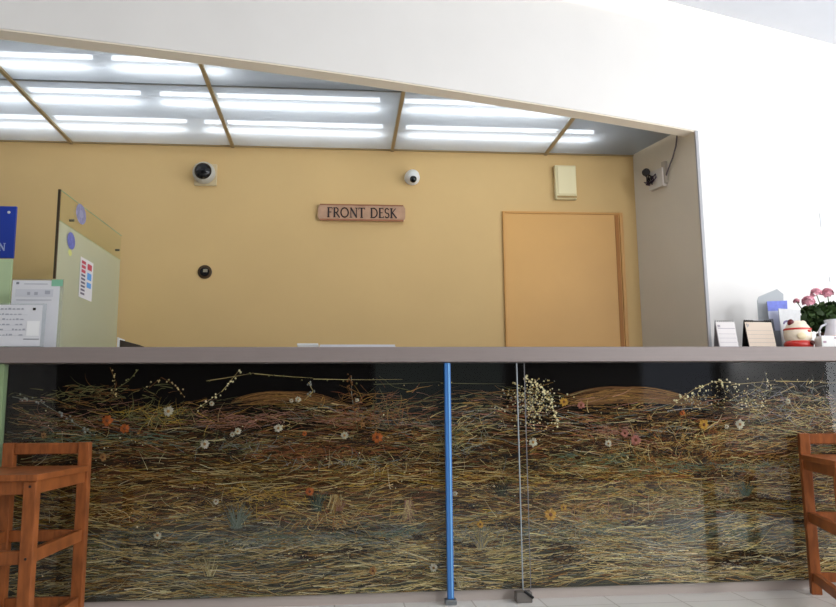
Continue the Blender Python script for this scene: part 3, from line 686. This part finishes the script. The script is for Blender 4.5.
for yy, zz in ((3.755, 1.737), (4.44, 1.745)):
    mb = MB(); mb.tube([(sx_(yy) - 0.01, yy, zz), (sx_(yy) + 0.012, yy, zz)], 0.006, 12); obj('screw', mb, pmat('screw_dark', srgb(84, 78, 60), 0.4), sc)
stick = pmat('sticker_violet', srgb(136, 136, 172), 0.6, noise=0.25, scale=60); stk2 = pmat('sticker_pale', srgb(152, 154, 184), 0.6)
disc_x(3.860, 1.795, 0.075, 0.048, stick, 'sticker'); disc_x(3.860, 1.795, 0.030, 0.020, stk2, 'sticker_emblem', 0.005)
disc_x(3.755, 1.638, 0.055, 0.040, pmat('sticker_blue', srgb(104, 112, 184), 0.6, noise=0.2, scale=70), 'sticker'); disc_x(3.748, 1.580, 0.024, 0.016, pmat('sticker_yellow', srgb(206, 210, 130), 0.6), 'sticker')
def rect_x(y0, y1, z0, z1, mat, name, off=0.004):
    mb = MB(); mb.add([(sx_(y0) + off, y0, z0), (sx_(y1) + off, y1, z0), (sx_(y1) + off, y1, z1), (sx_(y0) + off, y0, z1)], [(0, 1, 2, 3)]); return obj(name, mb, mat, sc)
rect_x(3.885, 4.065, 1.395, 1.592, M['paper'], 'payment_sticker')
red, sky, gk = pmat('mark_red', srgb(190, 70, 90), 0.6), pmat('mark_blue', srgb(96, 160, 224), 0.6), pmat('mark_grey', srgb(104, 100, 120), 0.6)
for i, z in enumerate((1.57, 1.548, 1.526)): rect_x(3.90, 3.955, z - 0.008, z + 0.007, red, 'sticker_mark', 0.006)
for i in range(6): rect_x(3.90, 3.955, 1.41 + i * 0.018, 1.42 + i * 0.018, gk, 'sticker_mark', 0.006)
rect_x(3.98, 4.04, 1.545, 1.575, red, 'sticker_mark', 0.006); rect_x(3.98, 4.04, 1.495, 1.53, sky, 'sticker_mark', 0.006); rect_x(3.98, 4.04, 1.455, 1.482, sky, 'sticker_mark', 0.006)

bd = thing('blue_sign', 'blue sign board above pale green, partly cut off by the left edge', 'sign', (-1.75, 3.80, CT))
mb = MB(); mb.box(-2.2, -1.534, 3.795, 3.812, 1.562, 1.812); obj('header_board', mb, M['blue'], bd, bevel=0.002)
mb = MB(); mb.box(-2.2, -1.538, 3.797, 3.812, CT + .0005, 1.557); obj('lower_board', mb, M['pale_green'], bd)
text_parts('N', -1.601, 1.597, 0.034, 3.7925, 3.795, pmat('sign_letter_white', srgb(176, 188, 224), 0.5), bd)
mb = MB(); mb.lathe([(0.007, 0), (0.006, 0.004)], -1.566, 3.795, 1.782, 14, 'y'); obj('screw', mb, M['white'], bd)

def holder(name, lab, x0, x1, y, h, tilt, rows, foot, extra=None):
    t = thing(name, lab, 'notice', ((x0 + x1) / 2, y, CT))
    lean = h * tilt
    def P(x, z, off): return (x, y + lean * (z / h) - off, CT + .001 + z)
    def quad(n, a0, a1, z0, z1, off, mat): mb = MB(); mb.add([P(a0, z0, off), P(a1, z0, off), P(a1, z1, off), P(a0, z1, off)], [(0, 1, 2, 3)]); return obj(n, mb, mat, t)
    mb = MB(); xs_ = (x0 - 0.006, x1 + 0.014); fr_ = [P(a, z, o_) for o_ in (0.001, -0.003) for a, z in ((xs_[0], 0), (xs_[1], 0), (xs_[1], h + 0.006), (xs_[0], h + 0.006))]
    mb.add(fr_, [(0,1,2,3),(7,6,5,4),(4,5,1,0),(5,6,2,1),(6,7,3,2),(7,4,0,3)]); obj('acrylic_stand', mb, M['acrylic'], t)
    mb = MB(); mb.box(x0 - 0.006, x1 + 0.012, y, y + foot, CT + .0005, CT + .004); obj('stand_foot', mb, M['acrylic'], t)
    quad('paper_sheet', x0, x1, 0.004, h, 0.003, M['paper'])
    for r_ in range(rows):
        z = h - 0.022 - r_ * (h - 0.05) / rows; mb = MB(); xx = x0 + 0.012
        vs, fs = [], []
        while xx < x1 - 0.075:
            l_ = random.uniform(0.004, 0.014); hh = random.uniform(0.004, 0.009) if random.random() < 0.8 else 0.0008
            for a_, h_ in ((xx, hh), (xx + l_, hh), (xx + l_ + 0.0004, 0.0007), (xx + l_ + 0.005, 0.0007)): vs += [P(a_, z, 0.0045), P(a_, z + h_, 0.0045)]
            xx += l_ + random.uniform(0.0055, 0.008)
        mb.add(vs, [(2*q_, 2*q_+2, 2*q_+3, 2*q_+1) for q_ in range(len(vs) // 2 - 1)])
        if mb.v: obj('print_line', mb, M['ink_faint'], t)
    if extra: extra(quad)
    return t
M['ink_faint'] = pmat('ink_faint', srgb(166, 168, 178), 0.8)
holder('notice_stand', 'white printed notice in a clear stand, in front of another at the left', -1.62, -1.290, 3.528, 0.186, 0.05, 6, 0.020,
    lambda q: (q('dark_mark', -1.330, -1.318, 0.162, 0.173, 0.005, M['dark']), q('print_line', -1.36, -1.295, 0.034, 0.037, 0.005, pmat('ink_dark', srgb(90, 90, 104), 0.8)), q('white_label', -1.350, -1.297, 0.050, 0.115, 0.005, pmat('label_white', srgb(244, 244, 244), 0.6))))
holder('notice_stand', 'taller white notice in a clear stand behind the front one, green taped corner', -1.440, -1.238, 3.572, 0.302, 0.03, 0, 0.018,
    lambda q: (q('tape', -1.274, -1.226, 0.276, 0.306, 0.006, pmat('tape_green', srgb(132, 190, 158), 0.5)), q('dark_mark', -1.424, -1.412, 0.284, 0.294, 0.005, M['ink']),
      q('print_line', -1.39, -1.29, 0.284, 0.287, 0.005, M['ink_faint']), q('print_band', -1.425, -1.265, 0.228, 0.262, 0.0045, pmat('band_grey', srgb(206, 207, 214), 0.8)), q('print_block', -1.375, -1.362, 0.236, 0.250, 0.005, M['ink_faint']), q('print_block', -1.345, -1.330, 0.236, 0.250, 0.005, M['ink_faint']), q('print_block', -1.30, -1.278, 0.240, 0.256, 0.005, M['ink_faint']), q('print_line', -1.42, -1.27, 0.212, 0.215, 0.005, M['ink_faint'])))

# small things lying toward the back of the counter
tm = thing('desk_terminal', 'small dark wedge-shaped desk terminal with white edge beside glass screen', 'desk device', (-1.0, 3.86, CT))
mb = MB(); mb.plate([(-1.040, CT + .0005), (-0.945, CT + .0005), (-0.945, CT + 0.040), (-1.040, CT + 0.066)], 3.83, 3.92); obj('body', mb, pmat('terminal_brown', srgb(62, 52, 42), 0.5), tm, bevel=0.003)
mb = MB(); mb.plate([(-1.050, CT + .0005), (-1.041, CT + .0005), (-1.041, CT + 0.074), (-1.050, CT + 0.078)], 3.825, 3.925); obj('side_cover', mb, M['white'], tm)
wb = thing('paper_box', 'small low white box at the back of the counter near the centre', 'box', (-0.157, 3.86, CT))
mb = MB(); mb.box(-0.205, -0.110, 3.82, 3.90, CT + .0005, CT + 0.036); obj('box_body', mb, M['white'], wb, bevel=0.002)
mb = MB(); mb.box(-0.208, -0.107, 3.817, 3.903, CT + 0.036, CT + 0.047); obj('lid', mb, M['white'], wb, bevel=0.002)
mb = MB()
for q in range(13): mb.box(-0.100 + random.uniform(-.003, .003), 0.265 + random.uniform(-.004, .004), 3.80, 3.92, CT + 0.0005 + q * 0.003, CT + 0.0032 + q * 0.003)
tag(obj('paper_stack', mb, M['paper'], loc=(0.08, 3.86, CT)), 'flat stack of white paper lying right of the small white box', 'paper stack')

# ------------------------------------------------------------------ right end of the counter top
def tent_calendar(x, y, w, h, dep, rz, lab, sheet, back, binding_col, grid):
    t = thing('desk_calendar', lab, 'calendar', (x, y, CT), rz, 'tent calendars on the counter')
    d = dep / 2
    def face(name, z0, z1, x0, x1, off, mat, front=True):
        s = 1 if front else -1
        def P(a, z): return (a, s * (-d * (1 - z / h) - off), z + .001)
        mb = MB(); q = [P(x0, z0), P(x1, z0), P(x1, z1), P(x0, z1)]
        mb.add(q, [(0, 1, 2, 3)]); return obj(name, mb, mat, t, local=True)
    face('back_board', 0, h, -w/2, w/2, 0.0, back, False); face('front_board', 0, h, -w/2, w/2, 0.0, back); face('page', 0.006, h - 0.008, -w/2 + .003, w/2 - .003, 0.002, sheet)
    mb = MB(); mb.box(-w/2, w/2, -d, d, 0.0005, 0.002); obj('base_flap', mb, back, t, local=True)
    mb = MB(); n_ = int(w / 0.010)
    for q in range(n_):
        cx_ = -w/2 + 0.006 + q * (w - 0.012) / max(1, n_ - 1)
        if grid == 2 and 0.30 < q / n_ < 0.68: continue
        mb.tube([(cx_, 0.006 * math.cos(a), h - 0.003 + 0.006 * math.sin(a)) for a in [PI * 2 * k_ / 8 for k_ in range(9)]], 0.0016, 5)
    obj('spiral_binding', mb, binding_col, t, local=True)
    mb = MB()
    def bar(a0, a1, z0, z1): mb.add([(a0, -d * (1 - z0 / h) - .0035, z0), (a1, -d * (1 - z0 / h) - .0035, z0), (a1, -d * (1 - z1 / h) - .0035, z1), (a0, -d * (1 - z1 / h) - .0035, z1)], [(0, 1, 2, 3)])
    if grid == 1:
        bar(-w/2 + .008, -w/2 + .022, h - .034, h - .022); bar(-w/2 + .008, w/2 - .006, h - .041, h - .038)
        for r_ in range(4): bar(-w/2 + .008, w/2 - .008, 0.014 + r_ * 0.021, 0.0155 + r_ * 0.021)
    else:
        bar(-w/2 + .010, -w/2 + .014, h - .034, h - .016); bar(-w/2 + .018, -w/2 + .021, h - .030, h - .018)
        for r_ in range(5): bar(-w/2 + .008, w/2 - .008, 0.014 + r_ * 0.020, 0.0148 + r_ * 0.020)
    obj('faint_grid', mb, M['ink'] if grid == 2 else pmat('grid_pale', srgb(176, 168, 176), 0.8), t, local=True)
    return t
tent_calendar(1.882, 3.68, 0.104, 0.145, 0.055, math.radians(3), 'narrow white tent calendar beside the end of the beige wall', pmat('page_white', srgb(228, 222, 220), 0.8), pmat('board_grey', srgb(168, 162, 164), 0.8), M['white'], 1)
tent_calendar(2.052, 3.68, 0.152, 0.145, 0.062, math.radians(5), 'wide beige tent calendar with black spiral binding, between white calendar and brochures', pmat('page_beige', srgb(214, 196, 178), 0.8), pmat('board_dark', srgb(36, 32, 32), 0.7), M['black'], 2)

bh = thing('brochure_holder', 'grey acrylic brochure holder behind the beige calendar', 'brochure holder', (2.218, 3.83, CT), math.radians(6))
grey_acr = glass_mat('grey_acrylic', (0.85, 0.87, 0.88, 1), srgb(196, 200, 204), 0.75, 0.03)
mb = MB(); mb.plate([(-0.065, 0.001), (0.075, 0.001), (0.090, 0.31), (0.055, 0.335), (-0.055, 0.292), (-0.065, 0.27)], 0.02, 0.024); obj('back_plate', mb, grey_acr, bh, local=True)
mb = MB(); mb.box(-0.065, 0.075, -0.03, 0.03, 0.0005, 0.006); obj('foot', mb, grey_acr, bh, local=True)
mb = MB(); mb.box(-0.065, 0.075, -0.03, -0.027, 0.006, 0.11); obj('front_lip', mb, grey_acr, bh, local=True)
bl = thing('leaflet', 'tall leaflet with blue top leaning in the brochure holder', 'leaflet', (2.240, 3.813, CT + 0.007), math.radians(6))
mb = MB(); mb.plate([(-0.042, 0), (0.052, 0), (0.060, 0.262), (-0.058, 0.255)], 0.002, 0.005); obj('sheet', mb, pmat('leaflet_lilac', srgb(196, 200, 222), 0.6), bl, local=True)
mb = MB(); mb.plate([(-0.055, 0.205), (0.058, 0.212), (0.060, 0.262), (-0.058, 0.255)], 0.0005, 0.002); obj('blue_band', mb, pmat('leaflet_blue', srgb(112, 124, 206), 0.6, noise=0.15, scale=40), bl, local=True)
mb = MB(); mb.plate([(-0.042, 0), (-0.012, 0), (-0.03, 0.165), (-0.054, 0.165)], 0.0008, 0.002); obj('grey_band', mb, pmat('leaflet_grey', srgb(120, 122, 134), 0.6, noise=0.2, scale=40), bl, local=True)
l2 = thing('leaflet', 'short pale leaflet with dark round picture, leaning behind the round figurine', 'leaflet', (2.272, 3.762, CT + .0005), math.radians(3))
mb = MB(); mb.plate([(-0.050, 0), (0.045, 0), (0.062, 0.212), (-0.058, 0.218)], 0.0, 0.004); obj('sheet', mb, pmat('leaflet_pale', srgb(212, 212, 212), 0.6, noise=0.06, scale=50), l2, local=True)
mb = MB(); mb.plate(arc(-0.018, 0.138, 0.022, 0.020, 0, 180) + arc(-0.018, 0.138, 0.014, 0.010, 180, 0), -0.002, 0.0); obj('round_picture', mb, pmat('picture_violet', srgb(112, 100, 136), 0.6), l2, local=True)
mb = MB(); mb.box(-0.034, -0.012, -0.0015, 0, 0.045, 0.065); mb.box(-0.03, -0.006, -0.0015, 0, 0.075, 0.082); obj('print', mb, M['ink'], l2, local=True)

# round white and red figurine
fg = thing('figurine', 'round white ceramic figurine with red band and red base, among the brochures', 'ornament', (2.248, 3.665, CT))
cer, redm = pmat('ceramic_cream', srgb(240, 224, 200), 0.3, coat=0.3), pmat('ceramic_red', srgb(196, 44, 34), 0.35, coat=0.3)
mb = MB(); mb.ell((0, 0, 0.074), (0.069, 0.054, 0.072)); obj('body', mb, cer, fg, local=True, smooth=True)
mb = MB(); mb.lathe([(0.054, 0.0005), (0.070, 0.010), (0.072, 0.028), (0.062, 0.042)], n=28); o = obj('cushion', mb, redm, fg, local=True, smooth=True)
o.scale = (1, 0.78, 1)
mb = MB(); mb.lathe([(0.062, 0.094), (0.0685, 0.096), (0.0675, 0.103), (0.062, 0.105)], n=28); o = obj('collar', mb, redm, fg, local=True); o.scale = (1, 0.79, 1)
mb = MB(); mb.ell((-0.038, -0.010, 0.132), (0.017, 0.014, 0.018)); obj('ear', mb, pmat('ear_dark_red', srgb(96, 22, 26), 0.4), fg, local=True, smooth=True)
mb = MB(); mb.ell((0.034, 0.004, 0.128), (0.018, 0.014, 0.018)); obj('ear', mb, cer, fg, local=True, smooth=True)
mb = MB(); mb.ell((0.040, -0.052, 0.030), (0.012, 0.008, 0.012)); obj('bell', mb, pmat('bell_dark', srgb(90, 30, 22), 0.4), fg, local=True, smooth=True)
mb = MB(); mb.ell((-0.010, -0.049, 0.064), (0.024, 0.008, 0.018)); obj('gold_plate', mb, pmat('plate_gold', srgb(224, 206, 166), 0.4), fg, local=True, smooth=True)
mb = MB(); mb.ell((0.030, -0.043, 0.088), (0.014, 0.010, 0.006)); obj('paw_mark', mb, redm, fg, local=True, smooth=True)

cd = thing('card_box', 'small low white card box between the figurine and white jug', 'box', (2.352, 3.60, CT))
mb = MB(); mb.box(-0.044, 0.060, -0.03, 0.03, 0.0005, 0.052); obj('tray', mb, M['white'], cd, local=True, bevel=0.003)
mb = MB(); mb.box(-0.038, 0.054, -0.024, 0.024, 0.052, 0.060); obj('cards', mb, M['paper'], cd, local=True)
mb = MB(); mb.box(0.022, 0.036, -0.0312, -0.03, 0.044, 0.052); mb.box(-0.036, -0.02, -0.0312, -0.03, 0.024, 0.034); obj('print', mb, pmat('print_rose', srgb(176, 150, 160), 0.6), cd, local=True)

jg = thing('jug', 'small white jug with curved handle at the right edge of the photo', 'jug', (2.465, 3.692, CT))
mb = MB(); mb.lathe([(0.030, 0.0005), (0.046, 0.012), (0.056, 0.04), (0.056, 0.07), (0.046, 0.10), (0.042, 0.125), (0.050, 0.152), (0.044, 0.150), (0.036, 0.124)], n=28); obj('body', mb, pmat('jug_white', srgb(236, 234, 240), 0.3, coat=0.3), jg, local=True, smooth=True)
mb = MB(); mb.tube([(-0.044, 0, 0.132), (-0.072, 0, 0.120), (-0.088, 0, 0.094), (-0.084, 0, 0.066), (-0.056, 0, 0.052)], 0.0055, 8); obj('handle', mb, pmat('jug_handle', srgb(226, 226, 232), 0.3), jg, local=True, smooth=True)
mb = MB(); mb.lathe([(0.0475, 0.0125), (0.057, 0.04), (0.0572, 0.062), (0.0565, 0.07)], n=28); obj('peach_band', mb, pmat('peach_glaze', srgb(214, 156, 124), 0.35), jg, local=True, smooth=True)

# flowering pot plant
pp = thing('flowering_plant', 'bushy green pot plant with pink flowers at the right edge', 'plant', (2.575, 3.858, CT))
mb = MB(); mb.lathe([(0.060, 0.0005), (0.066, 0.01), (0.085, 0.085), (0.092, 0.09), (0.092, 0.105), (0.080, 0.104), (0.076, 0.09)], n=28); obj('pot', mb, pmat('pot_brown', srgb(110, 78, 58), 0.6), pp, local=True, smooth=False)
mb = MB(); cl = MB()
for i in range(900):
    th, ph = random.uniform(0, 2 * PI), math.acos(random.uniform(-0.35, 1)); rr = random.uniform(0.55, 1.0)
    cx_, cy_, cz_ = 0.215 * rr * math.sin(ph) * math.cos(th), 0.105 * rr * math.sin(ph) * math.sin(th), 0.155 + 0.120 * rr * math.cos(ph)
    if abs(cy_) > 0.1 or cz_ < 0.03: continue
    s_ = random.uniform(0.012, 0.026); d = Vector((random.gauss(0, 1), random.gauss(0, 1), random.gauss(0.2, 0.8))).normalized(); u = d.cross(Vector((random.gauss(0, 1), 1, random.gauss(0, 1)))).normalized()
    c_ = Vector((cx_, cy_, cz_)); n_ = d.cross(u)
    vs = [c_ - d * s_, c_ - d * s_ * .3 + u * s_ * .6 + n_ * .003, c_ + d * s_ * .5 + u * s_ * .5, c_ + d * s_, c_ + d * s_ * .5 - u * s_ * .5, c_ - d * s_ * .3 - u * s_ * .6 + n_ * .003]
    k_ = random.uniform(0.4, 1.2)
    mb.add(vs, [(0, 1, 2, 3, 4, 5)], (0.045 * k_, 0.085 * k_, 0.022 * k_, 1))
obj('foliage', mb, attr_mat('leaf_green', 0.5), pp, local=True)
st_m = pmat('stem_green', srgb(78, 96, 50), 0.6)
for fx, fy, fz, r in ((-0.155, -0.03, 0.262, 0.038), (-0.088, 0.0, 0.312, 0.034), (-0.012, 0.02, 0.314, 0.036), (0.06, -0.02, 0.30, 0.03), (-0.20, 0.0, 0.268, 0.018), (0.13, 0.02, 0.27, 0.028)):
    fl = MB(); col_p = (218, 128, 150)
    for q in range(26):
        a, b_ = random.uniform(0, 2 * PI), random.uniform(-0.2, 1.2); d = Vector((math.cos(a) * math.cos(b_), math.sin(a) * math.cos(b_), math.sin(b_)))
        c_ = Vector((fx, fy, fz)) + d * r * 0.7; s_ = r * 0.5; u = d.cross(Vector((0.2, 0.3, 1))).normalized(); w_ = d.cross(u)
        k_ = random.uniform(0.65, 1.2)
        fl.add([c_ + u * s_, c_ + w_ * s_ * .8 + d * .006, c_ - u * s_, c_ - w_ * s_ * .8 + d * .006], [(0, 1, 2, 3)], (lin(236) * k_, lin(168) * k_, lin(182) * k_, 1))
    f_ = obj('flower_cluster', fl, M['petal'], pp, local=True)
    mb = MB(); mb.tube([(fx * 0.5, fy * 0.5, 0.16), (fx * 0.9, fy, fz - 0.03), (fx, fy, fz)], 0.0025, 6); obj('stem', mb, st_m, f_, local=True)

# pale grey notices fixed to the bright wall at the right edge
wx, wy = 1.0, 0.331
def wallrect(x0, x1, z0, z1, off=0.004):
    mb = MB(); mb.add([(x0, cr(x0) - off, z0), (x1, cr(x1) - off, z0), (x1, cr(x1) - off, z1), (x0, cr(x0) - off, z1), (x0, cr(x0) - .0005, z0), (x1, cr(x1) - .0005, z0), (x1, cr(x1) - .0005, z1), (x0, cr(x0) - .0005, z1)], [(0,1,2,3),(4,5,1,0),(5,6,2,1),(6,7,3,2),(7,4,0,3)]); return mb
pale = pmat('pale_plate', srgb(218, 220, 226), 0.6)
tag(obj('wall_plaque', wallrect(2.845, 3.15, 1.905, 1.990), pale, loc=(2.99, 4.36, 1.95)), 'pale grey plaque on the bright white wall above the plant', 'plaque')
tag(obj('wall_label', wallrect(2.88, 3.05, 1.575, 1.605), pale, loc=(2.95, 4.35, 1.59)), 'small pale grey label low on the bright wall above the pink flowers', 'label')

# ------------------------------------------------------------------ unseen lobby windows, added for their faint reflections in the counter glass
def added_window(n, x0, x1, z0, z1, col, s):
    mb = MB()
    for a in ((x0 - .05, x1 + .05, z1, z1 + .05), (x0 - .05, x1 + .05, z0 - .05, z0), (x0 - .05, x0, z0, z1), (x1, x1 + .05, z0, z1)): mb.box(a[0], a[1], -3.1, -3.07, a[2], a[3])
    w = struct('window_%d' % n, mb, M['steel'])
    mb = MB(); mb.box(x0, x1, -3.098, -3.09, z0, z1); obj('pane', mb, emit_mat('daylight_%d' % n, col, s), w)
added_window(1, 0.45, 2.1, 0.72, 2.3, (0.72, 0.84, 0.78, 1), 0.45)
added_window(2, 4.0, 4.95, 0.9, 2.4, (0.75, 0.82, 1.0, 1), 0.7)

# ------------------------------------------------------------------ lights
def area(name, loc, target, sx, sy, power, col):
    l = bpy.data.lights.new(name, 'AREA'); l.shape = 'RECTANGLE'; l.size = sx; l.size_y = sy; l.energy = power; l.color = col
    o = bpy.data.objects.new(name, l); C.objects.link(o); o.location = loc
    o.rotation_euler = (Vector(target) - Vector(loc)).to_track_quat('-Z', 'Y').to_euler(); return o
area('window_daylight', (5.0, 1.5, 1.45), (0.5, 2.6, 1.3), 3.2, 2.4, 105, (0.95, 0.97, 1.0))
area('rear_window_daylight', (4.47, -3.0, 2.12), (3.2, 4.2, 1.4), 0.95, 0.9, 125, (0.93, 0.96, 1.0))  # added lamp behind the viewpoint, brightens the white wall at right
area('lobby_ceiling_light', (1.8, 0.6, 3.0), (1.8, 0.9, 0), 2.6, 1.6, 24, (1.0, 0.97, 0.93))  # added general fill for the lobby, no fitting is built here
for i in range(19):
    x = -2.9 + 0.40 * i; y = cr(x); tx = Vector((0.40, cr(x + 0.2) - cr(x - 0.2), 0)).normalized()
    o = area('cove_light', (x, y - 0.14, 3.13), (x, y, 2.9), 0.42, 0.03, 2.3, (1.0, 0.91, 0.72))
    nrm = Vector((-tx.y, tx.x, 0)); zz = -(nrm * 0.5 + Vector((0, 0, -1.0))).normalized(); yy = zz.cross(tx).normalized()
    o.matrix_world = Matrix.Translation((x - nrm.x * 0.14, y - nrm.y * 0.14, 3.13)) @ Matrix((tx, yy, zz)).transposed().to_4x4()
w = bpy.data.worlds.new('world'); SC.world = w; w.use_nodes = True
w.node_tree.nodes['Background'].inputs['Color'].default_value = (0.85, 0.92, 1.0, 1)
w.node_tree.nodes['Background'].inputs['Strength'].default_value = 1.0
